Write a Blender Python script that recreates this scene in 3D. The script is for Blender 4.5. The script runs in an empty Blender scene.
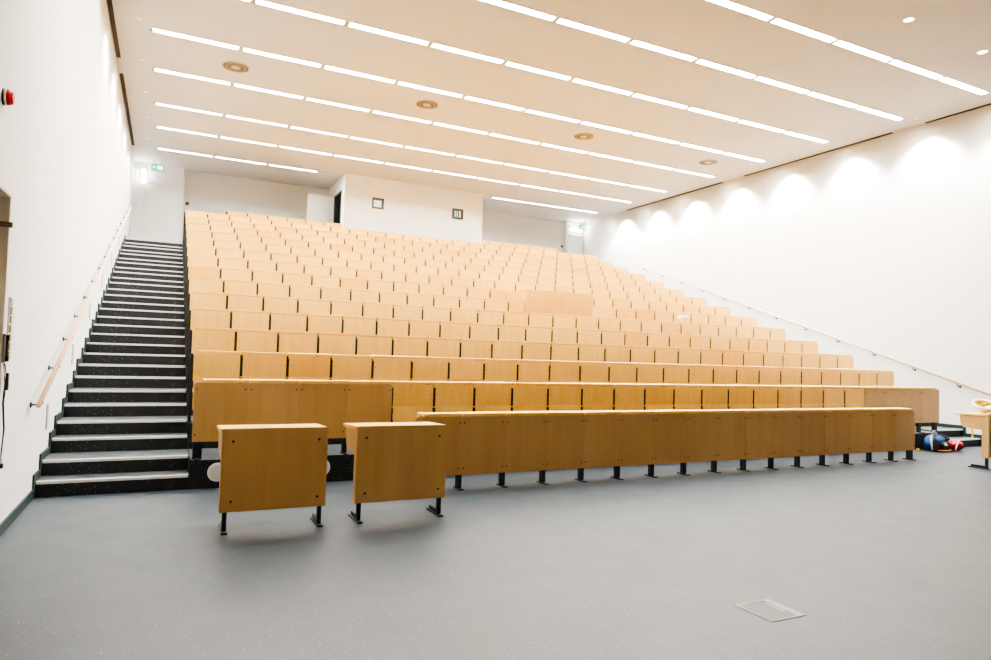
import bpy, bmesh, math, random
from mathutils import Vector, Matrix
random.seed(7)
scene = bpy.context.scene
COL = scene.collection

# ---------------------------------------------------------------- layout (metres)
X0, PITCH, NCOL = 0.289, 0.55, 24          # first seat edge, seat pitch, seats per row
YF, D, H = 6.975, 0.8962, 0.3049           # front desk plane, row depth, row rise
XL, XR, ZC = -1.10, 14.83, 6.936           # side walls, ceiling
XE = X0 + PITCH*NCOL                       # end of the rows
YT = 7.83                                  # first tier edge
NROW = 14
ZTOP = H*NROW
YBACK, YEND, YFRONT = 22.65, 22.45, -2.6
BX0, BX1, BY = 4.69, 9.34, 20.3            # projection booth

# ---------------------------------------------------------------- materials
def new_mat(name):
    m = bpy.data.materials.new(name); m.use_nodes = True
    nt = m.node_tree
    return m, nt, nt.nodes['Principled BSDF']

def plain(name, col, rough=0.5, metal=0.0, spec=None, emit=None, estr=0.0, bump=0.0, bscale=200):
    m, nt, b = new_mat(name)
    b.inputs['Roughness'].default_value = rough
    b.inputs['Metallic'].default_value = metal
    if spec is not None: b.inputs['Specular IOR Level'].default_value = spec
    n = nt.nodes.new('ShaderNodeTexNoise'); n.inputs['Scale'].default_value = 6.0
    tc = nt.nodes.new('ShaderNodeTexCoord'); nt.links.new(tc.outputs['Object'], n.inputs['Vector'])
    mx = nt.nodes.new('ShaderNodeMix'); mx.data_type = 'RGBA'
    mx.inputs[6].default_value = (*[c*0.96 for c in col], 1); mx.inputs[7].default_value = (*[min(1, c*1.03) for c in col], 1)
    nt.links.new(n.outputs['Fac'], mx.inputs[0]); nt.links.new(mx.outputs[2], b.inputs['Base Color'])
    if emit:
        b.inputs['Emission Color'].default_value = (*emit, 1); b.inputs['Emission Strength'].default_value = estr
    if bump:
        n2 = nt.nodes.new('ShaderNodeTexNoise'); n2.inputs['Scale'].default_value = bscale
        nt.links.new(tc.outputs['Object'], n2.inputs['Vector'])
        bp = nt.nodes.new('ShaderNodeBump'); bp.inputs['Strength'].default_value = bump; bp.inputs['Distance'].default_value = 0.005
        nt.links.new(n2.outputs['Fac'], bp.inputs['Height']); nt.links.new(bp.outputs['Normal'], b.inputs['Normal'])
    return m

def wood(name, dark, light, rough=0.38, stretch=(9, 9, 0.9), odd=True, lo=0.0):
    """Beech veneer: fine vertical grain, and a tone that varies from board to board."""
    m, nt, b = new_mat(name)
    N, L = nt.nodes.new, nt.links.new
    tc = N('ShaderNodeTexCoord'); mp = N('ShaderNodeMapping'); oi = N('ShaderNodeObjectInfo')
    mp.inputs['Scale'].default_value = stretch
    L(tc.outputs['Object'], mp.inputs['Vector'])
    off = N('ShaderNodeVectorMath'); off.operation = 'SCALE'; off.inputs[0].default_value = (31, 17, 53)
    L(oi.outputs['Random'], off.inputs['Scale']); L(off.outputs[0], mp.inputs['Location'])
    n = N('ShaderNodeTexNoise'); n.inputs['Scale'].default_value = 1.6; n.inputs['Detail'].default_value = 5; n.inputs['Roughness'].default_value = 0.6
    L(mp.outputs[0], n.inputs['Vector'])
    r = N('ShaderNodeValToRGB'); e = r.color_ramp.elements
    e[0].position = 0.30; e[0].color = (*dark, 1); e[1].position = 0.72; e[1].color = (*light, 1)
    L(n.outputs['Fac'], r.inputs['Fac'])
    tone = N('ShaderNodeValToRGB'); t = tone.color_ramp.elements
    t[0].position = 0.0; t[0].color = (.95, 0.83, 0.60, 1) if odd else (.96, .93, .9, 1)
    t[1].position = 1.0; t[1].color = (1.05, 1.05, 1.05, 1)
    if odd:
        k = tone.color_ramp.elements.new(0.10); k.color = (1.0, 0.90, 0.78, 1)
        k = tone.color_ramp.elements.new(0.18); k.color = (1.0, 0.97, 0.93, 1)
        k = tone.color_ramp.elements.new(0.7); k.color = (1.0, 1.0, 0.99, 1)
    L(oi.outputs['Random'], tone.inputs['Fac'])
    mul = N('ShaderNodeMix'); mul.data_type = 'RGBA'; mul.blend_type = 'MULTIPLY'; mul.inputs[0].default_value = 1
    L(r.outputs[0], mul.inputs[6]); L(tone.outputs[0], mul.inputs[7]); L(mul.outputs[2], b.inputs['Base Color'])
    b.inputs['Roughness'].default_value = rough
    return m

def speckled(name, base, speck, size, amount, rough, seams=False, light_amt=1.0):
    """Rubber flooring with chips of a lighter colour; optional sheet seams."""
    m, nt, b = new_mat(name)
    N, L = nt.nodes.new, nt.links.new
    tc = N('ShaderNodeTexCoord')
    v = N('ShaderNodeTexVoronoi'); v.inputs['Scale'].default_value = size; L(tc.outputs['Object'], v.inputs['Vector'])
    lt = N('ShaderNodeMath'); lt.operation = 'LESS_THAN'; lt.inputs[1].default_value = 0.22; L(v.outputs['Distance'], lt.inputs[0])
    sep = N('ShaderNodeSeparateColor'); L(v.outputs['Color'], sep.inputs[0])
    gt = N('ShaderNodeMath'); gt.operation = 'GREATER_THAN'; gt.inputs[1].default_value = 1-amount; L(sep.outputs[0], gt.inputs[0])
    mu = N('ShaderNodeMath'); mu.operation = 'MULTIPLY'; L(lt.outputs[0], mu.inputs[0]); L(gt.outputs[0], mu.inputs[1])
    m2 = N('ShaderNodeMath'); m2.operation = 'MULTIPLY'; L(mu.outputs[0], m2.inputs[0]); L(sep.outputs[1], m2.inputs[1])
    m3 = N('ShaderNodeMath'); m3.operation = 'MULTIPLY'; m3.inputs[1].default_value = light_amt; L(m2.outputs[0], m3.inputs[0])
    n = N('ShaderNodeTexNoise'); n.inputs['Scale'].default_value = 0.8; n.inputs['Detail'].default_value = 3; L(tc.outputs['Object'], n.inputs['Vector'])
    tone = N('ShaderNodeMix'); tone.data_type = 'RGBA'
    tone.inputs[6].default_value = (*[c*0.90 for c in base], 1); tone.inputs[7].default_value = (*[c*1.08 for c in base], 1)
    L(n.outputs['Fac'], tone.inputs[0])
    out = tone.outputs[2]
    if seams:
        sx = N('ShaderNodeSeparateXYZ'); L(tc.outputs['Object'], sx.inputs[0])
        def seam(axis, at, step):
            a = N('ShaderNodeMath'); a.operation = 'SUBTRACT'; a.inputs[1].default_value = at; L(sx.outputs[axis], a.inputs[0])
            w = N('ShaderNodeMath'); w.operation = 'PINGPONG'; w.inputs[1].default_value = step/2; L(a.outputs[0], w.inputs[0])
            c = N('ShaderNodeMath'); c.operation = 'LESS_THAN'; c.inputs[1].default_value = 0.006; L(w.outputs[0], c.inputs[0])
            return c.outputs[0]
        f = seam(0, 1.21, 2.04)
        mx = N('ShaderNodeMix'); mx.data_type = 'RGBA'; mx.inputs[7].default_value = (*[c*0.87 for c in base], 1)
        L(f, mx.inputs[0]); L(out, mx.inputs[6]); out = mx.outputs[2]
    fin = N('ShaderNodeMix'); fin.data_type = 'RGBA'; fin.inputs[7].default_value = (*speck, 1)
    L(m3.outputs[0], fin.inputs[0]); L(out, fin.inputs[6]); L(fin.outputs[2], b.inputs['Base Color'])
    n2 = N('ShaderNodeTexNoise'); n2.inputs['Scale'].default_value = 3; L(tc.outputs['Object'], n2.inputs['Vector'])
    rr = N('ShaderNodeMapRange'); rr.inputs['To Min'].default_value = rough-0.05; rr.inputs['To Max'].default_value = rough+0.05
    L(n2.outputs['Fac'], rr.inputs['Value']); L(rr.outputs[0], b.inputs['Roughness'])
    return m

def wall_mat(name, col, ribs=False):
    m, nt, b = new_mat(name)
    N, L = nt.nodes.new, nt.links.new
    tc = N('ShaderNodeTexCoord')
    n = N('ShaderNodeTexNoise'); n.inputs['Scale'].default_value = 0.7; n.inputs['Detail'].default_value = 3; L(tc.outputs['Object'], n.inputs['Vector'])
    mx = N('ShaderNodeMix'); mx.data_type = 'RGBA'
    mx.inputs[6].default_value = (*[c*0.985 for c in col], 1); mx.inputs[7].default_value = (*col, 1)
    L(n.outputs['Fac'], mx.inputs[0]); L(mx.outputs[2], b.inputs['Base Color'])
    b.inputs['Roughness'].default_value = 0.75; b.inputs['Specular IOR Level'].default_value = 0.2
    if ribs:   # painted acoustic blocks: fine horizontal ribs
        w = N('ShaderNodeTexWave'); w.bands_direction = 'Z'; w.inputs['Scale'].default_value = 7.0; w.inputs['Distortion'].default_value = 0.4
        L(tc.outputs['Object'], w.inputs['Vector'])
        bp = N('ShaderNodeBump'); bp.inputs['Strength'].default_value = 0.12; bp.inputs['Distance'].default_value = 0.004
        L(w.outputs['Fac'], bp.inputs['Height']); L(bp.outputs['Normal'], b.inputs['Normal'])
    return m

def emitter(name, col, strength):
    m = bpy.data.materials.new(name); m.use_nodes = True
    nt = m.node_tree; nt.nodes.clear()
    e = nt.nodes.new('ShaderNodeEmission'); e.inputs['Color'].default_value = (*col, 1); e.inputs['Strength'].default_value = strength
    o = nt.nodes.new('ShaderNodeOutputMaterial'); nt.links.new(e.outputs[0], o.inputs[0])
    return m

M = {}
M['alcovewall'] = wall_mat('white_paint_dimmed', (.66, .635, .59))  # white paint darkened, the alcove's weaker light put into the colour
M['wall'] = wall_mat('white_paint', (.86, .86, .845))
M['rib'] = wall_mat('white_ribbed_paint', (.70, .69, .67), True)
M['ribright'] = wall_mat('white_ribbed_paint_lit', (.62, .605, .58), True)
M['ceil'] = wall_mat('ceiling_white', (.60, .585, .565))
M['floor'] = speckled('grey_rubber_floor', (.058, .072, .086), (.60, .62, .63), 42, .35, .42, True, .26)
M['tread'] = speckled('dark_rubber_tread_lit', (.075, .088, .096), (.55, .55, .52), 55, .45, .35, False, .8)  # same dark rubber as the risers, lightened for sheen and overhead light
M['riser'] = speckled('black_speckled_riser', (.020, .023, .025), (.34, .34, .27), 44, .5, .5, False, .8)
M['skirt'] = plain('dark_green_skirting', (.020, .040, .037), .55)
M['nosing'] = plain('white_nosing', (.66, .66, .66), .35)
M['seat'] = wood('beech_seat_lit', (.83, .495, .118), (.90, .58, .185))  # same beech as the panels, brighter light of the rows put into its colour
M['panel'] = wood('beech_panel_shaded', (.51, .315, .122), (.57, .36, .150), .33, (5, 5, .35), False)  # same beech as the seats, darkened for the dim light at the front
M['booth'] = wood('beech_console', (.60, .33, .075), (.68, .39, .105), .4, (5, 5, .35), False)
M['rail'] = plain('beech_rail', (.66, .41, .23), .4)
M['steel'] = plain('anthracite_steel', (.018, .027, .032), .42, .2)
M['gap'] = plain('black_steel_post', (.016, .015, .012), .6)
M['screw'] = plain('black_screw', (.012, .010, .009), .4)
M['lamp'] = emitter('lamp_diffuser', (1, .985, .95), 125.0)
M['lampframe'] = plain('lamp_frame', (.40, .37, .33), .5)
M['white'] = plain('white_plastic', (.82, .82, .80), .4)
M['plate'] = plain('pale_grey_plate', (.62, .63, .62), .45)
M['stepplate'] = plain('step_plate_grey', (.36, .37, .37), .5)
M['cream'] = plain('cream_metal', (.46, .37, .26), .5)
M['slot'] = plain('vent_slot_dark', (.020, .014, .008), .7)
M['black'] = plain('black_plastic', (.015, .015, .017), .45)
M['dkslot'] = plain('dark_slot', (.035, .03, .028), .8)
M['red'] = plain('red_plastic', (.55, .012, .02), .3)
M['alcove'] = plain('door_brown', (.55, .50, .40), .6)
M['frame'] = plain('brown_frame', (.085, .060, .030), .5)
M['doorleaf'] = plain('pale_door', (.74, .75, .70), .5)
M['dkdoor'] = plain('dark_green_frame_and_doorway', (.018, .030, .026), .5)
M['olive'] = plain('olive_switch', (.42, .40, .22), .45)
M['greypl'] = plain('grey_plastic', (.24, .25, .25), .5)
M['blue'] = plain('blue_fabric', (.022, .095, .27), .85, bump=.5)
M['blackf'] = plain('black_fabric', (.012, .012, .015), .9, bump=.5)
M['orange'] = plain('orange_fabric', (.75, .22, .06), .7)
M['tan'] = plain('tan_fabric', (.55, .36, .22), .8)
M['yellow'] = plain('yellow_plastic', (.75, .55, .02), .45)
M['cloth'] = plain('white_cloth', (.83, .83, .82), .9)
M['green'] = emitter('exit_green', (.02, .62, .34), 1.1)
M['exitwhite'] = emitter('exit_white', (.85, 1, .93), 1.6)
M['glow'] = emitter('booth_interior_glow', (.86, .95, .93), .78)  # backing glows in place of a lit room behind the booth windows
M['glowgreen'] = emitter('booth_equipment_green_glow', (.30, .56, .42), .55)  # equipment glows too, the room light on it put into emission
M['glowdark'] = emitter('booth_equipment_dark_glow', (.16, .19, .13), .6)
g, nt, b = new_mat('window_glass')
b.inputs['Base Color'].default_value = (.95, 1, .98, 1); b.inputs['Roughness'].default_value = 0.02
b.inputs['Transmission Weight'].default_value = 1.0; b.inputs['IOR'].default_value = 1.1
M['glass'] = g

# ---------------------------------------------------------------- mesh helpers
def box(bm, x0, x1, y0, y1, z0, z1, mi=0, bevel=0.0):
    vs = [bm.verts.new(p) for p in ((x0,y0,z0),(x1,y0,z0),(x1,y1,z0),(x0,y1,z0),(x0,y0,z1),(x1,y0,z1),(x1,y1,z1),(x0,y1,z1))]
    fs = [bm.faces.new([vs[i] for i in q]) for q in ((0,3,2,1),(4,5,6,7),(0,1,5,4),(1,2,6,5),(2,3,7,6),(3,0,4,7))]
    for f in fs: f.material_index = mi
    if bevel:
        es = list({e for f in fs for e in f.edges})
        bmesh.ops.bevel(bm, geom=es, offset=bevel, segments=2, affect='EDGES', profile=.6)

def prism(bm, pts, axis, a, b_, mi=0):
    """Extrude a 2-D outline: axis 'x' takes (y,z), 'y' takes (x,z), 'z' takes (x,y)."""
    def P(p, t):
        return {'x': (t, p[0], p[1]), 'y': (p[0], t, p[1]), 'z': (p[0], p[1], t)}[axis]
    A = [bm.verts.new(P(p, a)) for p in pts]; B = [bm.verts.new(P(p, b_)) for p in pts]
    fs = [bm.faces.new(A), bm.faces.new(list(reversed(B)))]
    n = len(pts)
    for i in range(n): fs.append(bm.faces.new([A[i], B[i], B[(i+1) % n], A[(i+1) % n]]))
    for f in fs: f.material_index = mi
    bmesh.ops.recalc_face_normals(bm, faces=fs)

def cyl(bm, p, q, r, n=12, mi=0, r2=None, caps=True):
    p, q = Vector(p), Vector(q); d = (q-p).normalized()
    u = d.orthogonal().normalized(); v = d.cross(u); r2 = r if r2 is None else r2
    A = [bm.verts.new(p + (u*math.cos(2*math.pi*i/n) + v*math.sin(2*math.pi*i/n))*r) for i in range(n)]
    B = [bm.verts.new(q + (u*math.cos(2*math.pi*i/n) + v*math.sin(2*math.pi*i/n))*r2) for i in range(n)]
    fs = [bm.faces.new([A[i], A[(i+1) % n], B[(i+1) % n], B[i]]) for i in range(n)]
    for f in fs: f.smooth = True
    if caps: fs += [bm.faces.new(list(reversed(A))), bm.faces.new(B)]
    for f in fs: f.material_index = mi

def tube(bm, pts, r, n=8, mi=0):
    pts = [Vector(p) for p in pts]; rings = []
    prev = None
    for i, p in enumerate(pts):
        d = (pts[min(i+1, len(pts)-1)] - pts[max(i-1, 0)]).normalized()
        u = (prev - d*prev.dot(d)).normalized() if prev is not None and (prev - d*prev.dot(d)).length > 1e-4 else d.orthogonal().normalized()
        prev = u; v = d.cross(u)
        rings.append([bm.verts.new(p + (u*math.cos(2*math.pi*k/n) + v*math.sin(2*math.pi*k/n))*r) for k in range(n)])
    for a, b_ in zip(rings, rings[1:]):
        for k in range(n):
            f = bm.faces.new([a[k], a[(k+1) % n], b_[(k+1) % n], b_[k]]); f.smooth = True; f.material_index = mi
    bm.faces.new(list(reversed(rings[0]))).material_index = mi; bm.faces.new(rings[-1]).material_index = mi

def blob(bm, c, rad, seed=0, amp=.12, sub=3, mi=0, power=1.0):
    """A lumpy soft body: a squashed ball pushed about by smooth waves."""
    ret = bmesh.ops.create_icosphere(bm, subdivisions=sub, radius=1)
    rnd = random.Random(seed); ph = [(rnd.uniform(1.5, 4), rnd.uniform(0, 6), Vector((rnd.uniform(-1,1), rnd.uniform(-1,1), rnd.uniform(-1,1)))) for _ in range(6)]
    for v in ret['verts']:
        p = v.co.copy()
        q = Vector([math.copysign(abs(t)**power, t) for t in p])
        s = 1 + amp*sum(math.sin(f*p.dot(a)*2 + o) for f, o, a in ph)/3
        v.co = Vector((q.x*rad[0]*s + c[0], q.y*rad[1]*s + c[1], q.z*rad[2]*s + c[2]))
    for f in {f for v in ret['verts'] for f in v.link_faces}: f.smooth = True; f.material_index = mi

def mesh(bm, name, mats):
    me = bpy.data.meshes.new(name); bm.to_mesh(me); bm.free()
    for m in (mats if isinstance(mats, (list, tuple)) else [mats]): me.materials.append(M[m] if isinstance(m, str) else m)
    return me

def link(name, data, parent=None, loc=(0,0,0)):
    o = bpy.data.objects.new(name, data); COL.objects.link(o); o.location = loc
    if parent: o.parent = parent
    return o

def build(name, mats, fn, parent=None, loc=(0,0,0)):
    bm = bmesh.new(); fn(bm)
    return link(name, mesh(bm, name, mats), parent, loc)

def tag(o, label, cat, group=None):
    o['label'] = label; o['category'] = cat
    if group: o['group'] = group
    return o

def thing(name, label, cat, loc=(0,0,0), group=None):
    return tag(link(name, None, None, loc), label, cat, group)

def struct(name, mats, fn):
    o = build(name, mats, fn); o['kind'] = 'structure'; return o

ORD = 'zeroth first second third fourth fifth sixth seventh eighth ninth tenth eleventh twelfth thirteenth fourteenth fifteenth sixteenth'.split()
def from_end(i, n, what):
    """Where a member stands, counted from the nearer end of its row."""
    a, b_ = i+1, n-i
    side, k = ('left', a) if a <= b_ else ('right', b_)
    return f"{ORD[k]} from the {what} {side} end"

# ---------------------------------------------------------------- the room
struct('floor', 'floor', lambda bm: box(bm, XL-.3, XR+.3, YFRONT, YT+.02, -.1, 0))
LY = [7.43, 9.11, 10.94, 12.84, 14.68, 16.76, 18.55, 20.58]     # rows of linear lights, recessed in slots
def ceil(bm):
    w = .079; ys = [YFRONT] + [v for y in LY for v in (y-w, y+w)] + [YBACK+.3]
    for a, b_ in zip(ys[::2], ys[1::2]): box(bm, XL-.3, XR+.3, a, b_, ZC, ZC+.15)
    for y in LY:
        box(bm, XL-.3, -.50, y-w, y+w, ZC, ZC+.15); box(bm, 14.215, XR+.3, y-w, y+w, ZC, ZC+.15); box(bm, -.50, 14.215, y-w, y+w, ZC+.06, ZC+.15)
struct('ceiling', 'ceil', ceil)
DY0, DY1, DZ = 4.95, 6.135, 2.61            # doorway in the left wall
def lw(bm):
    box(bm, XL-.3, XL, YFRONT, DY0, 0, ZC); box(bm, XL-.3, XL, DY1, YBACK+.3, 0, ZC); box(bm, XL-.3, XL, DY0, DY1, DZ, ZC)
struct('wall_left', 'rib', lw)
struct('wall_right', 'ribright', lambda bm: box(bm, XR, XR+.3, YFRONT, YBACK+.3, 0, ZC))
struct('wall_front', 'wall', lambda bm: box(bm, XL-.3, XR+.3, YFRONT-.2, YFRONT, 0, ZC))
PX0, PX1 = .25, 14.02                       # inner edges of the stair-head passages
struct('wall_back', 'alcovewall', lambda bm: box(bm, PX0, PX1, YBACK, YBACK+.3, ZTOP-.3, ZC))
def endwall(x0, x1):
    return lambda bm: box(bm, x0, x1, YEND, YBACK+.3, ZTOP-.3, ZC)
struct('wall_back_left', 'wall', endwall(XL, PX0)); struct('wall_back_right', 'wall', endwall(PX1, XR))
struct('trim_1', 'white', lambda bm: box(bm, PX0-.02, PX0+.03, YEND-.03, YBACK, ZTOP, ZC-.25))
struct('trim_2', 'white', lambda bm: box(bm, PX1-.03, PX1+.02, YEND-.03, YBACK, ZTOP, ZC-.25))
# recess and dark door in the left wall
def dark_door(bm):
    box(bm, XL-.34, XL-.30, DY0-.05, DY1+.05, 0, DZ+.05)
struct('door_1', 'alcove', dark_door)
def door_bar(bm):
    box(bm, XL-.24, XL-.16, DY0, DY1+.0, 2.37, 2.41); box(bm, XL-.16, XL+.02, DY1-.02, DY1+.0, 2.37, 2.41)
struct('trim_3', 'frame', door_bar)
struct('trim_7', 'alcove', lambda bm: (box(bm, XL-.29, XL-.002, DY1-.012, DY1-.001, 0, DZ-.013), box(bm, XL-.29, XL-.002, DY0, DY1-.001, DZ-.012, DZ-.001)))
# skirting
def skirt_left(bm):
    box(bm, XL, XL+.015, YFRONT, DY0, 0, .09); box(bm, XL, XL+.015, DY1, YT+.02, 0, .09)
struct('baseboard_left', 'skirt', skirt_left)
struct('baseboard_right', 'skirt', lambda bm: box(bm, XR-.015, XR, YFRONT, YT+.02, 0, .09))

# seating tiers: one stepped floor, dark risers and tops greyed as if lit from above
def tiers(bm):
    for r in range(1, NROW+1):
        y0 = YT + D*(r-1); y1 = YT + D*r if r < NROW else YBACK
        z0, z1 = H*(r-1), H*r
        for x0, x1 in ((X0, XE),):
            v = [bm.verts.new(p) for p in ((x0,y0,z0),(x1,y0,z0),(x1,y0,z1),(x0,y0,z1),(x1,y1,z1),(x0,y1,z1))]
            bm.faces.new([v[0],v[1],v[2],v[3]]).material_index = 1
            bm.faces.new([v[3],v[2],v[4],v[5]]).material_index = 0
            for x, s in ((x0, 1), (x1, -1)):
                w = [bm.verts.new(p) for p in ((x,y0,0),(x,y1,0),(x,y1,z1),(x,y0,z1))]
                bm.faces.new(w if s < 0 else list(reversed(w))).material_index = 1
    # landings behind the last step on both stair heads
    for x0, x1 in ((XL, X0), (XE, XR)):
        y0 = 8.175 + D*13 + .3
        v = [bm.verts.new(p) for p in ((x0,y0,ZTOP-.001),(x1,y0,ZTOP-.001),(x1,YBACK,ZTOP-.001),(x0,YBACK,ZTOP-.001))]
        bm.faces.new(v).material_index = 0
struct('floor_tiers', ['tread', 'riser'], tiers)

# ---------------------------------------------------------------- staircases
NST = 28; SR = H/2
def ystep(n): return (7.84 if n % 2 else 8.175) + D*((n-1)//2)
def make_stairs(name, label, x0, x1):
    t = thing(name, label, 'stairs', ((x0+x1)/2, YT, 0))
    hw = (x1-x0)/2
    for n in range(1, NST+1):
        y0, y1 = ystep(n)-YT, (ystep(n+1)-YT+.05 if n < NST else ystep(n)-YT+.4)
        def f(bm):
            box(bm, -hw, hw, y0, y1, max(0, SR*(n-2)) if n > 1 else .0, SR*n)
            for fc in bm.faces: fc.material_index = 0 if fc.normal.z > .9 else 1
        bm = bmesh.new(); box(bm, -hw, hw, 0, y1-y0, -SR*1.0 if n > 1 else -SR, 0); bm.normal_update()
        for fc in bm.faces: fc.material_index = 0 if fc.normal.z > .9 else 1
        s = link('step', mesh(bm, 'step', ['tread', 'riser']), t, (0, y0, SR*n))
        ins = .05
        def nz(bm):
            prism(bm, [(-.010, -.024), (-.010, .003), (.036, .003), (.036, .0005), (-.0005, .0005), (-.0005, -.024)], 'x', -hw+.02, hw-.006)
        build('nosing', 'nosing', nz, s)
    return t
make_stairs('staircase', 'long dark speckled staircase with white nosings beside the left wall and its handrail', XL+.005, X0-.014)
make_stairs('staircase', 'mostly hidden dark staircase beside the right wall, behind the backpack on the floor', XE+.014, XR-.005)
def stepped_skirt(x, s):
    def f(bm):
        for n in range(1, NST+1):
            y0 = ystep(n)-.06; y1 = ystep(n+1)-.06 if n < NST else YEND
            box(bm, min(x, x+s*.018), max(x, x+s*.018), y0, y1, SR*(n-1), SR*n+.075)
    return f
struct('baseboard_left_stairs', 'skirt', stepped_skirt(XL, 1))
struct('baseboard_right_stairs', 'skirt', stepped_skirt(XR, -1))
# black stringers between stairs and tiers
def stringer(xa, xb):
    def f(bm):
        for r in range(1, NROW+1):
            y0 = YT + D*(r-1)+.0; y1 = YT + D*r if r < NROW else YT + D*r
            box(bm, xa, xb, y0, y1, 0 if r < 3 else H*(r-3), H*r+.02)
    return f
struct('trim_4', 'black', stringer(X0-.013, X0-.003)); struct('trim_5', 'black', stringer(XE+.003, XE+.013))

# ---------------------------------------------------------------- handrails
def rail(name, label, xw, s, y0, z0, y1, z1, first, step):
    t = thing(name, label, 'handrail', (xw, y0, z0))
    def q(y): return z0 + (z1-z0)*(y-y0)/(y1-y0)
    xo = s*.095
    def f(bm): cyl(bm, (xo, 0, 0), (xo, y1-y0, z1-z0), .021, 14)
    build('rail', 'rail', f, t)
    y = first
    while y < y1:
        def br(bm):
            cyl(bm, (0, 0, 0), (s*.012, 0, 0), .026, 12)
            tube(bm, [(s*.01, 0, 0), (xo-s*.012, 0, 0), (xo, 0, .012), (xo, 0, .055)], .0075, 8)
        build('bracket', 'steel', br, t, (0, y-y0, q(y)-z0-.078))
        y += step
    return t
rail('handrail', 'round beech handrail on dark brackets climbing the left wall', XL, 1, 7.22, .94, 20.3, 5.17, 7.437, .96)
rail('handrail', 'thin round beech handrail climbing the right wall', XR, -1, 6.9, .80, 18.6, 4.76, 7.297, .937)

# ---------------------------------------------------------------- lecture seats
PW = .515/2
def rounded(w, z0, z1, rl, rr, n=5):
    """outline (x,z) with rounded upper corners"""
    p = [(-w, z0), (w, z0)]
    p += [(w-rr+rr*math.cos(a), z1-rr+rr*math.sin(a)) for a in [math.pi/2*k/n for k in range(n+1)]]
    p += [(-w+rl+rl*math.cos(a), z1-rl+rl*math.sin(a)) for a in [math.pi/2+math.pi/2*k/n for k in range(n+1)]]
    return p
def screws(bm, pts, y, mi, r=.0065):
    for x, z in pts: cyl(bm, (x, y+.002, z), (x, y-.0035, z), r, 8, mi)
def back_mesh(w=PW, rl=.012, rr=.012):
    bm = bmesh.new()
    prism(bm, rounded(w, .558, .824, rl, rr), 'y', 0, .018)
    screws(bm, [(-w+.022, .70), (w-.022, .70)], 0, 1, .0055)
    return mesh(bm, 'backrest', ['seat', 'screw'])
def pan_mesh(w=PW):
    bm = bmesh.new()
    prof = [(-.004, .150), (-.022, .165), (-.020, .35), (-.004, .556), (.010, .556), (-.004, .35), (-.006, .17), (.004, .158)]
    prism(bm, prof, 'x', -w+.004, w-.004)
    return mesh(bm, 'seat', 'seat')
def desk_mesh(a=-.268, b_=.268):
    bm = bmesh.new(); box(bm, a, b_, -.003, .25, 0, .030, 0, .004)
    return mesh(bm, 'desk_top', 'seat')
def post_mesh(low=0.0, w=.0195, top=.787, fin=True):
    bm = bmesh.new()
    box(bm, -w, w, .022, .075, low, top)
    box(bm, -w, w, .075, .28, .770, .820)      # arm under the desk
    f = min(w, .0165)
    if fin: box(bm, -f, f, .004, .0215, .18, top-.002); box(bm, -f, f, .0018, .0035, .540, .556, 1)
    box(bm, -.03, .03, -.02+.022, .16, low, low+.012)
    return mesh(bm, 'post', ['gap', 'seat'])
def end_post_mesh(low=0.0):
    bm = bmesh.new()
    box(bm, -.016, .016, -.004, .028, low, .800); box(bm, -.016, .016, .066, .098, low, .800)
    box(bm, -.010, .010, .028, .066, low, .780)
    box(bm, -.014, .014, .098, .28, .770, .820)
    box(bm, -.028, .028, .002, .18, low, low+.012)
    return mesh(bm, 'post', 'gap')
MESH = {'back': back_mesh(), 'backL': back_mesh(rl=.035), 'backR': back_mesh(rr=.045), 'pan': pan_mesh(),
        'desk': desk_mesh(), 'deskL': desk_mesh(-.22, .268), 'deskR': desk_mesh(-.268, .22),
        'post': post_mesh(), 'end': end_post_mesh(), 'postlow': post_mesh(-H), 'endlow': end_post_mesh(-H), 'narrow': post_mesh(w=.007), 'inner': post_mesh(fin=False), 'innerlow': post_mesh(-H, fin=False)}
SEATG = 'beech folding seats in the tiered rows'
rnd = random.Random(3)
def make_seat(r, i, label, left=False, right=False, desk=True, low=False, cut=None):
    cx = X0 + PITCH*(i+.5); zf = H*r
    t = thing('lecture_seat', label, 'seat', (cx, YF + D*r, zf if not low else zf-H), SEATG)
    dz = 0 if not low else H
    if cut is None:
        bkm, pn, c = MESH['backL' if left else 'backR' if right else 'back'], MESH['pan'], 0
        dk = MESH['deskL' if left else 'deskR' if right else 'desk']
    else:
        a, b_ = cut; w = (b_-a)/2; c = (a+b_)/2
        bkm, pn, dk = back_mesh(w), pan_mesh(w), desk_mesh(-w, w)
    link('backrest', bkm, t, (c, 0, dz)); link('seat', pn, t, (c, 0, dz))
    if desk:
        d = link('desk_top', dk, t, (c, .006, .828+dz))
        d.rotation_euler = (rnd.uniform(-.006, .020), rnd.uniform(-.008, .008), 0)
    if cut is None or cut[0] < -.2:
        if r == 1 and i == 4: link('post', MESH['narrow'], t, (-PITCH/2+.0095, 0, 0))
        else: link('post', MESH['end' if left else 'post'] if not low else MESH['endlow' if left else 'postlow'], t, (-PITCH/2 - (.004 if left else 0), 0, dz))
    if right:
        link('post', MESH['inner'] if not low else MESH['innerlow'], t, (PITCH/2-.045, 0, dz))
    return t
ROWN = ['', 'first', 'second', 'third', 'fourth', 'fifth', 'sixth', 'seventh', 'eighth', 'ninth', 'tenth', 'eleventh', 'twelfth', 'thirteenth', 'fourteenth']
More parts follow.
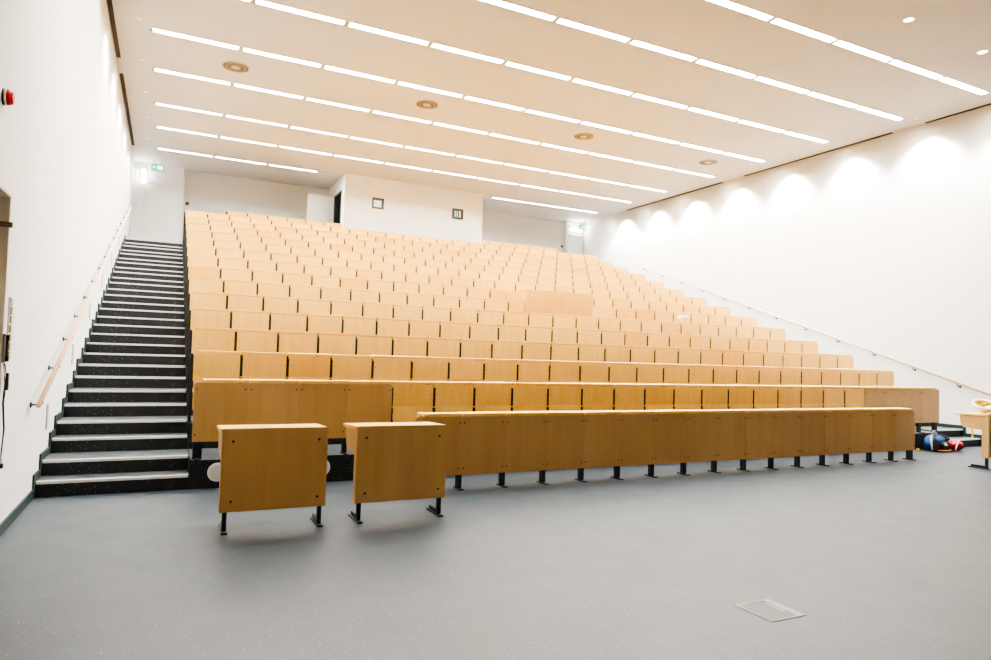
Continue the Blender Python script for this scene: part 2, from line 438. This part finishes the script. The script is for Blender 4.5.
# first row: sixteen seats between the tall end panels
for i in range(4, 20):
    make_seat(1, i, f"beech folding seat, first row up, {from_end(i-4, 16, 'row' + chr(39) + 's')}")
for r in range(2, NROW+1):
    for i in range(NCOL):
        lab = f"beech folding seat, {ROWN[r]} row up, {from_end(i, NCOL, 'row' + chr(39) + 's')}"
        if r in (6, 7) and 12 <= i <= 14: continue          # the console stands here
        if r in (6, 7) and i == 11:
            make_seat(r, i, f"narrow beech seat, {ROWN[r]} row up, touching the left side of the console", cut=(-PW, 6.722-(X0+PITCH*11.5))); continue
        if r in (6, 7) and i == 15:
            make_seat(r, i, f"wide beech seat, {ROWN[r]} row up, touching the right side of the console", cut=(8.405-(X0+PITCH*15.5), PW)); continue
        make_seat(r, i, lab, left=i == 0, right=i == NCOL-1)
for i in range(2, 8):
    make_seat(15, i, f"beech seat of the topmost row, left of the booth, {from_end(i-2, 6, 'group' + chr(39) + 's')}",
              left=i == 2, desk=False, low=True)
make_seat(15, 16, 'narrow shaded beech seat of the topmost row against the booth wall', desk=False, low=True, cut=(BX1+.02-(X0+PITCH*16.5), PW))
for i in range(17, 22):
    make_seat(15, i, f"beech seat of the topmost row, right of the booth, {ORD[i-15]} from the booth wall",
              right=i == 21, desk=False, low=True)

# ---------------------------------------------------------------- fixed desk bays (front row; tall ends of the first tier)
def bay(label, x, y, zf, z0, z1, ends, group, legs, name='front_desk'):
    """One bay of fixed desk: screwed front panel, desk top and the posts it stands on."""
    t = thing(name, label, 'desk', (x, y, zf), group)
    def pf(bm):
        hw = PITCH/2-.001
        prism(bm, rounded(hw, z0, z1, .02 if ends == 'L' else .001, .02 if ends == 'R' else .001, 3), 'y', 0, .020)
        q = [(-hw+.028, z1-.07), (hw-.028, z1-.07), (-hw+.028, z0+.075), (hw-.028, z0+.075)]
        screws(bm, q, 0, 1, .0085)
    build('front_panel', ['panel', 'screw'], pf, t)
    a, b_ = (-.19 if ends == 'L' else -.268), (.19 if ends == 'R' else .268)
    def df(bm): box(bm, a, b_, -.004, .21, 0, .032, 0, .004)
    d = build('desk_top', 'seat', df, t, (0, 0, z1+.003)); d.rotation_euler = (rnd.uniform(-.004, .012), rnd.uniform(-.008, .008), 0)
    for lx, wide in legs:
        def lf(bm):
            w = .026 if not wide else .045
            box(bm, lx-w, lx+w, .024, .085, 0, z1-.03); box(bm, lx-.02, lx+.02, .085, .29, z1-.05, z1-.004)
            box(bm, lx-.024, lx+.024, -.055, .15, 0, .012); 
        build('leg', 'steel', lf, t)
    return t
FG = 'beech desk bays of the front row'
for i in range(4, 20):
    lg = [(-PITCH/2 if i > 4 else -PITCH/2+.16, False)] + ([(PITCH/2-.06, True)] if i == 19 else [])
    bay(f"low beech front-row desk bay on short dark legs, {from_end(i-4, 16, 'row' + chr(39) + 's')}", X0+PITCH*(i+.5), YF, 0, .163, .818,
        'L' if i == 4 else 'R' if i == 19 else '', FG, lg)
for i in range(4):
    lg = [(-PITCH/2 + (.06 if i == 0 else 0), i == 0)] + ([(PITCH/2-.06, False)] if i == 3 else [])
    bay(f"tall beech desk panel behind the free-standing desks, {ORD[i+1]} from the left staircase", X0+PITCH*(i+.5), YF+D, H, .495-H, .824,
        'L' if i == 0 else '', 'tall beech panels at the ends of the first tier', lg, 'tier_desk')
for i in range(20, 24):
    lg = [(-PITCH/2 + (.06 if i == 20 else 0), False)] + ([(PITCH/2-.06, True)] if i == 23 else [])
    bay(f"tall beech desk panel behind the backpack, {ORD[24-i]} from the right staircase", X0+PITCH*(i+.5), YF+D, H, .495-H, .824,
        'R' if i == 23 else '', 'tall beech panels at the ends of the first tier', lg, 'tier_desk')

# ---------------------------------------------------------------- free-standing desks
def free_desk(label, x, y, w=.857):
    t = thing('single_desk', label, 'desk', (x, y, 0), 'free-standing beech desks')
    hw, z0, z1 = w/2, .172, .853
    def pf(bm):
        prism(bm, rounded(hw, z0, z1, .012, .012, 3), 'y', 0, .022)
        screws(bm, [(-hw+.085, z1-.105), (hw-.075, z1-.105), (-hw+.085, z0+.085), (hw-.075, z0+.085)], 0, 1, .011)
    build('front_panel', ['panel', 'screw'], pf, t)
    def tf(bm): prism(bm, [(.0225, z1-.032), (.49, z1-.048), (.49, z1-.022), (.0225, z1-.002)], 'x', -hw-.012, hw-.004)
    build('desk_top', 'seat', tf, t)
    prof = [(.0225, z0+.005), (.085, z0+.005), (.085, z1-.33), (.10, z1-.28), (.38, z1-.20), (.43, z1-.155), (.45, z1-.031), (.0225, z1-.031)]
    prof = [(.0225, z0+.005), (.095, z0+.005), (.095, z1-.255), (.36, z1-.235), (.40, z1-.20), (.425, z1-.047), (.0225, z1-.033)]
    for a in (-hw+.001, hw-.024):
        build('side_panel', 'panel', lambda bm: prism(bm, prof, 'x', a, a+.022), t)
    def shelf(bm): box(bm, -hw+.025, hw-.026, .03, .36, z1-.215, z1-.198)
    build('shelf', 'panel', shelf, t)
    for lx in (-hw+.045, hw-.045):
        def lf(bm):
            box(bm, lx-.017, lx+.017, .026, .064, 0, z1-.26)
            box(bm, lx-.024, lx+.024, -.03, .30, 0, .014); box(bm, lx-.008, lx+.008, .064, .27, .014, .05)
        build('leg', 'steel', lf, t)
    return t
free_desk('free-standing beech desk near the foot of the left staircase', .872, 5.895)
free_desk('free-standing beech desk overlapping the left end of the front row', 1.988, 5.895)
free_desk('beech desk at right edge of view, white helmet on its top', 11.849, 5.93)

# ---------------------------------------------------------------- control console among the seats
t = thing('control_console', 'large plain beech console box standing among the middle seats', 'console', (6.73, 12.28, H*6))
CZ = 2.93 - H*6
def cf(bm): box(bm, 0, 1.66, 0, .03, -.0, CZ, 0, .004)
build('front_panel', 'booth', cf, t)
build('side_panel', 'booth', lambda bm: prism(bm, [(.0305, 0), (.55, 0), (.55, H), (1.62, H), (1.62, CZ-.02), (.0305, CZ-.001)], 'x', .002, .032), t)
build('side_panel', 'booth', lambda bm: prism(bm, [(.0305, 0), (.55, 0), (.55, H), (1.62, H), (1.62, CZ-.02), (.0305, CZ-.001)], 'x', 1.628, 1.658), t)
build('desk_top', 'seat', lambda bm: box(bm, .034, 1.626, .034, 1.2, CZ-.20, CZ-.17), t)

# ---------------------------------------------------------------- projection booth at the back
W1, W2, WZ0, WZ1 = (5.545, 5.925), (8.235, 8.635), 5.975, 6.315
def booth_front(bm):
    xs = [BX0, W1[0], W1[1], W2[0], W2[1], BX1]
    for k in range(5):
        if k in (1, 3):
            box(bm, xs[k], xs[k+1], BY, BY+.2, ZTOP, WZ0); box(bm, xs[k], xs[k+1], BY, BY+.2, WZ1, ZC)
        else: box(bm, xs[k], xs[k+1], BY, BY+.2, ZTOP, ZC)
struct('wall_booth_front', 'wall', booth_front)
BD0, BD1, BDZ = 20.72, 21.66, ZTOP+2.24
def booth_left(bm):
    box(bm, BX0, BX0+.15, BY+.2, BD0, ZTOP, ZC); box(bm, BX0, BX0+.15, BD1, YBACK, ZTOP, ZC); box(bm, BX0, BX0+.15, BD0, BD1, BDZ, ZC)
struct('wall_booth_left', 'wall', booth_left)
struct('wall_booth_right', 'wall', lambda bm: box(bm, BX1-.15, BX1, BY+.2, YBACK, ZTOP, ZC))
def doorframe(bm):
    box(bm, BX0-.02, BX0+.17, BD0-.0, BD0+.07, ZTOP, BDZ); box(bm, BX0-.02, BX0+.17, BD1-.07, BD1, ZTOP, BDZ); box(bm, BX0-.02, BX0+.17, BD0, BD1, BDZ-.07, BDZ)
    box(bm, BX0+.3, BX0+.32, BD0-.3, BD1+.5, ZTOP, BDZ+.2)  # dark sheet behind the doorway, stands in for the shaded booth interior
struct('trim_6', 'dkdoor', doorframe)
d = struct('door_2', 'doorleaf', lambda bm: box(bm, BX0-.86, BX0-.03, BD1-.01, BD1+.035, ZTOP+.01, BDZ-.03))
def hd(bm):
    cyl(bm, (0, 0, 0), (0, -.05, 0), .009, 8); tube(bm, [(0, -.05, 0), (.06, -.052, 0), (.12, -.05, 0)], .008, 8)
build('door_handle', 'steel', hd, d, (BX0-.79, BD1-.01, ZTOP+1.05))
for k, (a, b_) in enumerate((W1, W2)):
    def wf(bm):
        w = .052
        box(bm, a, b_, BY-.012, BY+.10, WZ0, WZ0+w); box(bm, a, b_, BY-.012, BY+.10, WZ1-w, WZ1)
        box(bm, a, a+w, BY-.012, BY+.10, WZ0+w, WZ1-w); box(bm, b_-w, b_, BY-.012, BY+.10, WZ0+w, WZ1-w)
    w = struct(f'window_{k+1}', 'frame', wf)
    p = build('window_pane', 'glass', lambda bm: box(bm, a+.05, b_-.05, BY+.04, BY+.046, WZ0+.05, WZ1-.05), w)
    def inside(bm):
        box(bm, a-.1, b_+.1, BY+.30, BY+.32, WZ0-.12, WZ1+.12)
        if k == 1:
            box(bm, a, b_, BY+.27, BY+.295, WZ0-.1, WZ0+.14, 1)
            for x, w_ in ((.02, .05), (.13, .04), (.215, .03), (.29, .04)):
                box(bm, a+x+.03, a+x+w_+.03, BY+.26, BY+.29, WZ0+.13, WZ1+.02, 2)
    struct(f'wall_booth_inside_glow_{k+1}', ['glow', 'glowgreen', 'glowdark'], inside)

# ---------------------------------------------------------------- stair-head doors, lamps, exit signs, switches
def stair_door(k, x0, x1):
    d = struct(f'door_{k}', 'doorleaf', lambda bm: box(bm, x0, x1, YEND-.03, YEND, ZTOP+.005, ZTOP+2.08))
    def fr(bm):
        box(bm, x0-.05, x0, YEND-.045, YEND, ZTOP, ZTOP+2.13); box(bm, x1, x1+.05, YEND-.045, YEND, ZTOP, ZTOP+2.13); box(bm, x0-.05, x1+.05, YEND-.045, YEND, ZTOP+2.08, ZTOP+2.13)
    build('door_frame', 'white', fr, d)
stair_door(3, -.80, .15); stair_door(4, 14.12, 14.74)
def wall_lamp(label, x, y, z, hx, hz):
    t = thing('wall_lamp', label, 'lamp', (x, y, z))
    build('lamp_housing', 'white', lambda bm: box(bm, -hx-.015, hx+.015, -.05, 0, -hz-.015, hz+.015, 0, .006), t)
    build('lamp_diffuser', M['passlamp'], lambda bm: box(bm, -hx, hx, -.075, -.051, -hz, hz, 0, .006), t)
M['passlamp'] = emitter('passage_lamp', (1, .99, .96), 60.0)
wall_lamp('slim white upright wall lamp above the top of the left staircase', -.83, YEND, 6.52, .045, .20)
wall_lamp('slim white horizontal wall lamp at the top of the right staircase', 14.42, YEND, 6.60, .26, .045)
def exit_sign(label, x, y, z, s=.30):
    t = thing('exit_sign', label, 'sign', (x, y, z))
    w, h = s, s*.5
    def hf(bm):
        box(bm, -w/2-.01, w/2+.01, -.02, .02, -.012, h+.02); 
        cyl(bm, (-w*.3, 0, h+.02), (-w*.3, 0, ZC-z), .006, 8); cyl(bm, (w*.3, 0, h+.02), (w*.3, 0, ZC-z), .006, 8)
    build('sign_housing', 'greypl', hf, t)
    def face(bm):
        box(bm, -w/2, w/2, -.026, -.021, 0, h, 0)
        y0, y1 = -.030, -.0265
        prism(bm, [(.02*w, h*.12), (.46*w, h*.12), (.46*w, h*.88), (.02*w, h*.88)], 'y', y0, y1, 1)           # pale doorway
        prism(bm, [(-.42*w, h*.5), (-.30*w, h*.74), (-.30*w, h*.58), (-.16*w, h*.58), (-.16*w, h*.42), (-.30*w, h*.42), (-.30*w, h*.26)], 'y', y0, y1, 1)   # arrow
        y0, y1 = -.034, -.0305                                                                               # running figure
        prism(bm, [(w*(.25+.035*math.cos(a)), h*.76 + w*.035*math.sin(a)) for a in [2*math.pi*k/10 for k in range(10)]], 'y', y0, y1, 0)
        for q in ([(.20, .64), (.29, .66), (.27, .42), (.19, .42)], [(.19, .44), (.25, .44), (.16, .30), (.10, .20), (.07, .24)], [(.22, .44), (.27, .44), (.33, .32), (.33, .18), (.29, .18), (.29, .30)],
                  [(.20, .64), (.20, .57), (.11, .50), (.09, .54)], [(.28, .65), (.30, .58), (.40, .56), (.40, .62)]):
            prism(bm, [(a*w, c*h) for a, c in q], 'y', y0, y1, 0)
    build('sign_face', ['green', 'exitwhite'], face, t)
exit_sign('small green and white running man exit sign above the left stair head', -.46, 21.75, 6.60)
exit_sign('small green and white running man exit sign above the right stair head', 14.30, 21.75, 6.50)
def small_switch(label, x, z):
    t = thing('wall_switch', label, 'switch', (x, YBACK, z))
    build('switch_plate', 'frame', lambda bm: box(bm, -.05, .05, -.012, 0, -.05, .05, 0, .004), t)
    build('switch_rocker', 'black', lambda bm: box(bm, -.03, .03, -.02, -.0125, -.03, .03, 0, .003), t)
small_switch('tiny dark square switch on the back wall near the left stair head', .385, 5.90)
small_switch('tiny dark square switch on the back wall near the right stair head', 13.93, 5.93)

# ---------------------------------------------------------------- ceiling: linear lights, vents, spots, slots
SEG = 1.468
def frame_mesh():
    bm = bmesh.new(); L, w = 1.385, .066
    for q in (-1, 1):
        box(bm, -SEG/2+.001, SEG/2-.001, min(q*w, q*(w+.0125)), max(q*w, q*(w+.0125)), -.004, .050)
        box(bm, min(q*L/2, q*(SEG/2-.001)), max(q*L/2, q*(SEG/2-.001)), -w, w, -.003, .050)
    for y in (-.024, .024): box(bm, -L/2, L/2, y-.007, y+.007, -.002, .008)
    return mesh(bm, 'lamp_frame', 'lampframe')
def diff_mesh():
    bm = bmesh.new(); box(bm, -.690, .690, -.065, .065, .030, .045)
    return mesh(bm, 'diffuser', 'lamp')
fm, dm = frame_mesh(), diff_mesh()
for k, y in enumerate(LY):
    for s in range(10):
        x = -.48 + SEG*s + .725
        if y > BY-.2 and BX0-.7 < x < BX1+.7: continue
        kk = len(LY)-k
        t = thing('linear_light', f"bright linear ceiling light, {ORD[kk]} line from the back wall, {from_end(s, 10, 'line' + chr(39) + 's')}", 'ceiling light', (x, y, ZC), 'recessed linear lights in the ceiling')
        link('lamp_frame', fm, t); link('diffuser', dm, t)
VENTS = [(.965, 13.72), (4.86, 13.64), (8.92, 13.62), (12.95, 13.64)]
for k, (x, y) in enumerate(VENTS):
    t = thing('ceiling_vent', f"round beige ceiling air vent with radial slots, {ORD[k+1]} from the left wall", 'air vent', (x, y, ZC), 'round ceiling air vents')
    def vf(bm):
        cyl(bm, (0, 0, -.012), (0, 0, 0), .245, 40, 0)
        for i in range(28):
            a = 2*math.pi*i/28; da = .070
            for r0, r1 in ((.095, .162), (.174, .232)):
                p = [(r0*math.cos(a-da), r0*math.sin(a-da)), (r1*math.cos(a-da), r1*math.sin(a-da)), (r1*math.cos(a+da), r1*math.sin(a+da)), (r0*math.cos(a+da), r0*math.sin(a+da))]
                prism(bm, p, 'z', -.0135, -.0115, 1)
    build('face_plate', ['cream', 'slot'], vf, t)
    build('center_cap', 'cream', lambda bm: cyl(bm, (0, 0, -.022), (0, 0, -.0125), .075, 24, 0, .09), t)
def downlight(label, x, y, power, aim, cone, r=.075, group=None, blend=.25, mat='spotface'):
    t = thing('downlight', label, 'ceiling light', (x, y, ZC), group)
    def rf(bm):
        n = 24
        for r0, r1, z0, z1 in ((r, r+.022, -.008, -.008), (r+.022, r+.022, -.008, 0), (r, r, -.008, -.002)):
            A = [bm.verts.new((r0*math.cos(2*math.pi*i/n), r0*math.sin(2*math.pi*i/n), z0)) for i in range(n)]
            B = [bm.verts.new((r1*math.cos(2*math.pi*i/n), r1*math.sin(2*math.pi*i/n), z1)) for i in range(n)]
            for i in range(n): bm.faces.new([A[i], A[(i+1) % n], B[(i+1) % n], B[i]])
    build('trim_ring', 'plate', rf, t)
    build('lens', mat, lambda bm: cyl(bm, (0, 0, -.004), (0, 0, -.001), r*.98, 24), t)
    ld = bpy.data.lights.new('downlight_beam', 'SPOT'); ld.energy = power; ld.spot_size = math.radians(cone); ld.spot_blend = blend
    ld.shadow_soft_size = .05; ld.color = (1, .98, .94)
    lo = bpy.data.objects.new('downlight_beam', ld); COL.objects.link(lo); lo.location = (x, y, ZC-.02)
    v = Vector(aim); lo.rotation_euler = v.to_track_quat('-Z', 'Y').to_euler()
M['spotface'] = emitter('spot_lens', (1, .98, .94), 3.0)
M['washface'] = emitter('wash_lens', (1, .97, .92), .85)
downlight('small round downlight near top right, the further left of the two', 10.123, 6.40, 130, (0, 0, -1), 70)
downlight('small bright round downlight in the top right corner, nearest the right wall', 12.223, 6.46, 130, (0, 0, -1), 70)
for k in range(8):
    y = 7.1 + 1.8*k
    downlight(f"tiny wall-washing downlight along the right wall, {ORD[k+1]} counted from the front", XR-.45, y, 560, (.10, 0, -1), 104, .03, 'wall-washing downlights', .6, 'washface')
    if k > 2: downlight(f"tiny wall-washing downlight along the left wall, {ORD[8-k]} counted from the back", XL+.45, y, 200, (-.10, 0, -1), 96, .03, 'wall-washing downlights', .55, 'washface')
def air_slot(label, x, y0, y1):
    t = build('slot_vent', 'dkslot', lambda bm: box(bm, -.035, .035, 0, y1-y0, -.012, 0)); t.location = (x, y0, ZC)
    tag(t, label, 'air slot', 'dark slots where ceiling meets wall')
air_slot('dark ceiling slot along the left wall, the nearer one', XL+.05, 11.2, 14.40)
air_slot('dark ceiling slot along the left wall, the further one', XL+.05, 15.25, 20.6)
air_slot('dark ceiling slot along the right wall, the nearest one', XR-.05, 5.2, 8.95)
air_slot('dark ceiling slot along the right wall, the middle one', XR-.05, 9.7, 14.1)
air_slot('dark ceiling slot along the right wall, the furthest one', XR-.05, 14.95, 19.6)

# ---------------------------------------------------------------- left wall fittings
t = thing('mounted_alarm', 'red domed fire alarm sounder high on the left wall', 'alarm', (XL, 5.68, 3.22))
build('alarm_base', ['white', 'black'], lambda bm: (cyl(bm, (0, 0, 0), (.012, 0, 0), .058, 20, 1), cyl(bm, (.012, 0, 0), (.026, 0, 0), .056, 20, 0)), t)
build('alarm_dome', 'red', lambda bm: (cyl(bm, (.026, 0, 0), (.054, 0, 0), .056, 24, 0, .048), cyl(bm, (.054, 0, 0), (.064, 0, 0), .048, 24, 0, .030)), t)
t = thing('switch_panel', 'tall narrow column of olive light switches on the left wall', 'switch panel', (XL, 6.29, 1.61))
build('switch_plate', 'plate', lambda bm: box(bm, 0, .012, -.043, .043, -.245, .245, 0, .003), t)
for k in range(7):
    build('rocker_switch', 'olive' if k < 6 else 'plate', lambda bm: box(bm, .0125, .022, -.034, .034, -.029, .029, 0, .004), t, (0, 0, -.207+.069*k))
t = thing('wall_intercom', 'grey intercom handset mounted on the left wall beside the switches', 'intercom', (XL, 6.155, 1.46))
build('intercom_base', 'greypl', lambda bm: box(bm, 0, .018, -.035, .035, -.11, .11, 0, .006), t)
build('handset', 'black', lambda bm: (box(bm, .0185, .032, -.020, .020, -.10, .10, 0, .005), box(bm, .032, .038, -.020, .020, .06, .10, 0, .003), box(bm, .032, .038, -.020, .020, -.10, -.06, 0, .003)), t)
t = thing('hanging_cable', 'thin dark looped cable hanging down the left wall below the intercom', 'cable', (XL+.012, 6.16, 1.345))
build('cable', 'black', lambda bm: (tube(bm, [(.0, -.02, 0), (.01, .0, -.15), (.0, .02, -.3), (.01, .05, -.5), (.0, .07, -.7), (.0, .09, -.77)], .004, 6),
                                    tube(bm, [(.0, .02, 0), (.012, .05, -.12), (.002, .045, -.3), (.01, .08, -.5), (.0, .075, -.7), (.0, .10, -.77)], .004, 6)), t)
build('switch_box', 'black', lambda bm: box(bm, .014, .034, -.022, .022, -.20, -.07, 0, .006), t)
build('plug', 'black', lambda bm: box(bm, -.008, .014, .07, .115, -.80, -.765, 0, .004), t)
for k in range(6):
    y = 8.46 + 1.86*k; z = .725 + .64*k
    t = thing('step_light', f"pale grey slotted plate low on the left wall beside the stairs, {ORD[k+1]} from the bottom", 'wall plate', (XL, y, z), 'pale plates along the left staircase')
    build('upper_plate', 'stepplate', lambda bm: box(bm, 0, .012, -.055, .055, -.045, .13, 0, .003), t)
    build('lower_plate', 'stepplate', lambda bm: box(bm, 0, .012, -.055, .055, -.13, -.052, 0, .003), t)

# ---------------------------------------------------------------- round vents in the first riser, floor box
for lab, x in (('round white vent in the first black riser, left of the first single desk', .555), ('round white vent in the first black riser, right of the first single desk', 1.665),
               ('round white vent in the black riser beside the backpack', 12.28)):
    t = thing('riser_vent', lab, 'air vent', (x, YT, .17), 'round white riser vents')
    build('vent_rim', 'white', lambda bm: cyl(bm, (0, -.014, 0), (0, 0, 0), .098, 28, 0, .102), t)
    def vg(bm):
        cyl(bm, (0, -.018, 0), (0, -.0145, 0), .074, 28, 0)
        for i in range(-3, 4):
            w = math.sqrt(max(0, .068**2 - (i*.018)**2)); box(bm, -w, w, -.021, -.0175, i*.018-.0025, i*.018+.0025, 1)
    build('vent_grille', ['plate', 'white'], vg, t)
t = thing('floor_box', 'flush square floor socket hatch in the grey floor', 'floor hatch', (3.42, 3.0, 0))
def fb(bm):
    a, b_ = .145, .128
    box(bm, -a, a, -a, -b_, 0, .004); box(bm, -a, a, b_, a, 0, .004); box(bm, -a, -b_, -b_, b_, 0, .004); box(bm, .085, a, -b_, b_, 0, .004)
build('hatch_frame', 'hatchgrey' if 'hatchgrey' in M else 'greypl', fb, t)
build('hatch_lid', 'floor', lambda bm: box(bm, -.126, .083, -.126, .126, 0, .003), t)
build('lid_handle', 'nosing', lambda bm: box(bm, .060, .070, -.055, .095, .0032, .006), t)

# ---------------------------------------------------------------- loose things
def shell(bm, r, squash, n=24, m_=10, mi=0, thick=.012, cut=0.0):
    """an open bowl, rim up"""
    rings = []
    for side, rr in ((0, r), (1, r-thick)):
        for j in range(m_+1):
            a = math.pi/2*(1 - (j/m_ if side == 0 else 1-j/m_))
            jj = a/(math.pi/2)
            rad = rr*math.cos(math.pi/2*jj) if jj < 1 else 0.0005
            z = -rr*squash[2]*math.sin(math.pi/2*jj)
            rings.append([bm.verts.new((rad*squash[0]*math.cos(2*math.pi*k/n), rad*squash[1]*math.sin(2*math.pi*k/n), z)) for k in range(n)])
    for a, b_ in zip(rings, rings[1:]):
        for k in range(n):
            f = bm.faces.new([a[k], a[(k+1) % n], b_[(k+1) % n], b_[k]]); f.smooth = True; f.material_index = mi
    bmesh.ops.recalc_face_normals(bm, faces=bm.faces[:])

# white helmet, upturned, on the right-hand desk
HX, HY, HZ = 11.74, 6.15, .842
t = thing('white_helmet', 'white upturned helmet with yellow lining lying on the desk', 'helmet', (HX, HY, HZ))
build('helmet_shell', 'white', lambda bm: shell(bm, .175, (1.15, .95, .80), thick=.03), t, (0, 0, .155)).rotation_euler = (.36, -.20, 0)
build('lining', 'yellow', lambda bm: shell(bm, .128, (1.15, .95, .62), thick=.01), t, (0, 0, .153)).rotation_euler = (.36, -.20, 0)
build('chin_strap', 'black', lambda bm: tube(bm, [(-.09, 0, .10), (-.05, .03, .115), (0, .05, .09), (.03, .02, .12), (.06, -.02, .13), (.10, -.02, .12)], .010, 8), t, (-.01, -.03, .02))
t = thing('hanging_strap', 'yellow strap hanging down from the side of the right-hand desk', 'strap', (11.416, 6.155, .59))
build('band', 'yellow', lambda bm: box(bm, -.004, .003, -.012, .012, -.10, .05, 0, .001), t)
build('buckle', 'yellow', lambda bm: box(bm, -.008, .005, -.018, .018, -.13, -.10, 0, .003), t)

# backpack with a red helmet beside it
BXC, BYC = 12.97, 7.58
t = thing('backpack', 'blue and black backpack with orange trim lying on the floor by the stairs', 'backpack', (BXC, BYC, 0)).scale = (.86, .86, .95)
t = bpy.data.objects['backpack']
build('bag_body', 'blue', lambda bm: blob(bm, (-.03, .04, .155), (.27, .17, .155), 4, .12, 3, 0, .8), t)
build('side_pocket', 'blackf', lambda bm: (blob(bm, (.03, -.09, .10), (.20, .09, .095), 9, .14, 3, 0, .85), blob(bm, (-.21, -.06, .14), (.10, .10, .13), 5, .1, 3)), t)
build('top_lid', 'blackf', lambda bm: blob(bm, (.10, .0, .25), (.15, .12, .075), 2, .18, 3), t)
build('front_pocket', 'tan', lambda bm: blob(bm, (-.02, -.135, .125), (.10, .05, .055), 6, .15, 3), t)
build('hip_belt', 'orange', lambda bm: (tube(bm, [(-.24, -.13, .03), (-.10, -.18, .035), (.08, -.18, .03), (.24, -.11, .035)], .014, 8), tube(bm, [(.245, -.10, .02), (.25, -.09, .12), (.22, -.02, .22)], .018, 8)), t)
build('shoulder_strap', 'plate', lambda bm: tube(bm, [(-.28, -.04, .03), (-.31, -.05, .14), (-.29, -.02, .25), (-.22, .02, .30)], .020, 8), t)
build('shoulder_strap', 'greypl', lambda bm: tube(bm, [(-.14, -.02, .29), (-.12, -.07, .24), (-.06, -.12, .19), (.02, -.15, .17)], .018, 8), t)
build('side_bottle', 'greypl', lambda bm: (cyl(bm, (-.19, .01, .29), (-.10, .0, .335), .045, 14), cyl(bm, (-.17, .0, .33), (-.16, -.0, .41), .035, 14, 0, .026)), t)
t = thing('red_helmet', 'red helmet with white straps lying beside the backpack', 'helmet', (13.37, 7.50, 0))
def rh(bm):
    blob(bm, (0, 0, .105), (.150, .125, .104), 1, .02, 3)
build('helmet_shell', 'red', rh, t)
def vents_(bm):
    for a in (-.35, 0, .35):
        tube(bm, [(-.06 + .02*k, -.135*math.cos(a*.8)+.0, .10 + a*.09 + .002*k) for k in range(7)], .007, 6)
build('vent_slot', 'blackf', vents_, t)
build('chin_strap', 'white', lambda bm: tube(bm, [(-.15, -.08, .03), (-.14, -.10, .12), (-.09, -.10, .18), (0, -.06, .207), (.08, -.02, .19)], .012, 8), t)
tag(build('yellow_ball', 'yellow', lambda bm: blob(bm, (0, 0, .028), (.030, .026, .028), 3, .08, 2), None, (12.55, 7.70, 0)), 'tiny yellow ball on the floor left of the backpack', 'ball')
# white cloth left on a desk in the fifth row
cl = build('white_cloth', 'cloth', lambda bm: blob(bm, (0, 0, .075), (.12, .09, .07), 11, .34, 4, 0, .9), None, (10.36, YF+D*5+.16, H*5+.878))
tag(cl, 'crumpled white cloth left on a desk top in the fifth row', 'cloth')

# ---------------------------------------------------------------- world, camera, look
w = bpy.data.worlds.new('world'); scene.world = w; w.use_nodes = True
w.node_tree.nodes['Background'].inputs[0].default_value = (.9, .95, 1, 1); w.node_tree.nodes['Background'].inputs[1].default_value = 0.05
f, pit, yaw, rol, hgt = 669.22, .03777, .45614, .03134, 1.52259
cy, sy, cp, sp = math.cos(yaw), math.sin(yaw), math.cos(pit), math.sin(pit)
fwd = Vector((sy*cp, cy*cp, sp)); rt = Vector((cy, -sy, 0)); up = rt.cross(fwd)
r2 = math.cos(rol)*rt + math.sin(rol)*up; u2 = -math.sin(rol)*rt + math.cos(rol)*up
cam = bpy.data.cameras.new('camera'); cam.sensor_width = 36; cam.lens = 36*f/991; cam.clip_start = .05; cam.clip_end = 200
co = bpy.data.objects.new('camera', cam); COL.objects.link(co)
co.matrix_world = Matrix(((r2.x, u2.x, -fwd.x, 0), (r2.y, u2.y, -fwd.y, 0), (r2.z, u2.z, -fwd.z, hgt), (0, 0, 0, 1)))
scene.camera = co
vs = scene.view_settings
vs.view_transform = 'AgX'; vs.look = 'AgX - High Contrast'; vs.exposure = 0.92
scene.cycles.use_denoising = True
scene.cycles.diffuse_bounces = 6
scene.cycles.max_bounces = 10
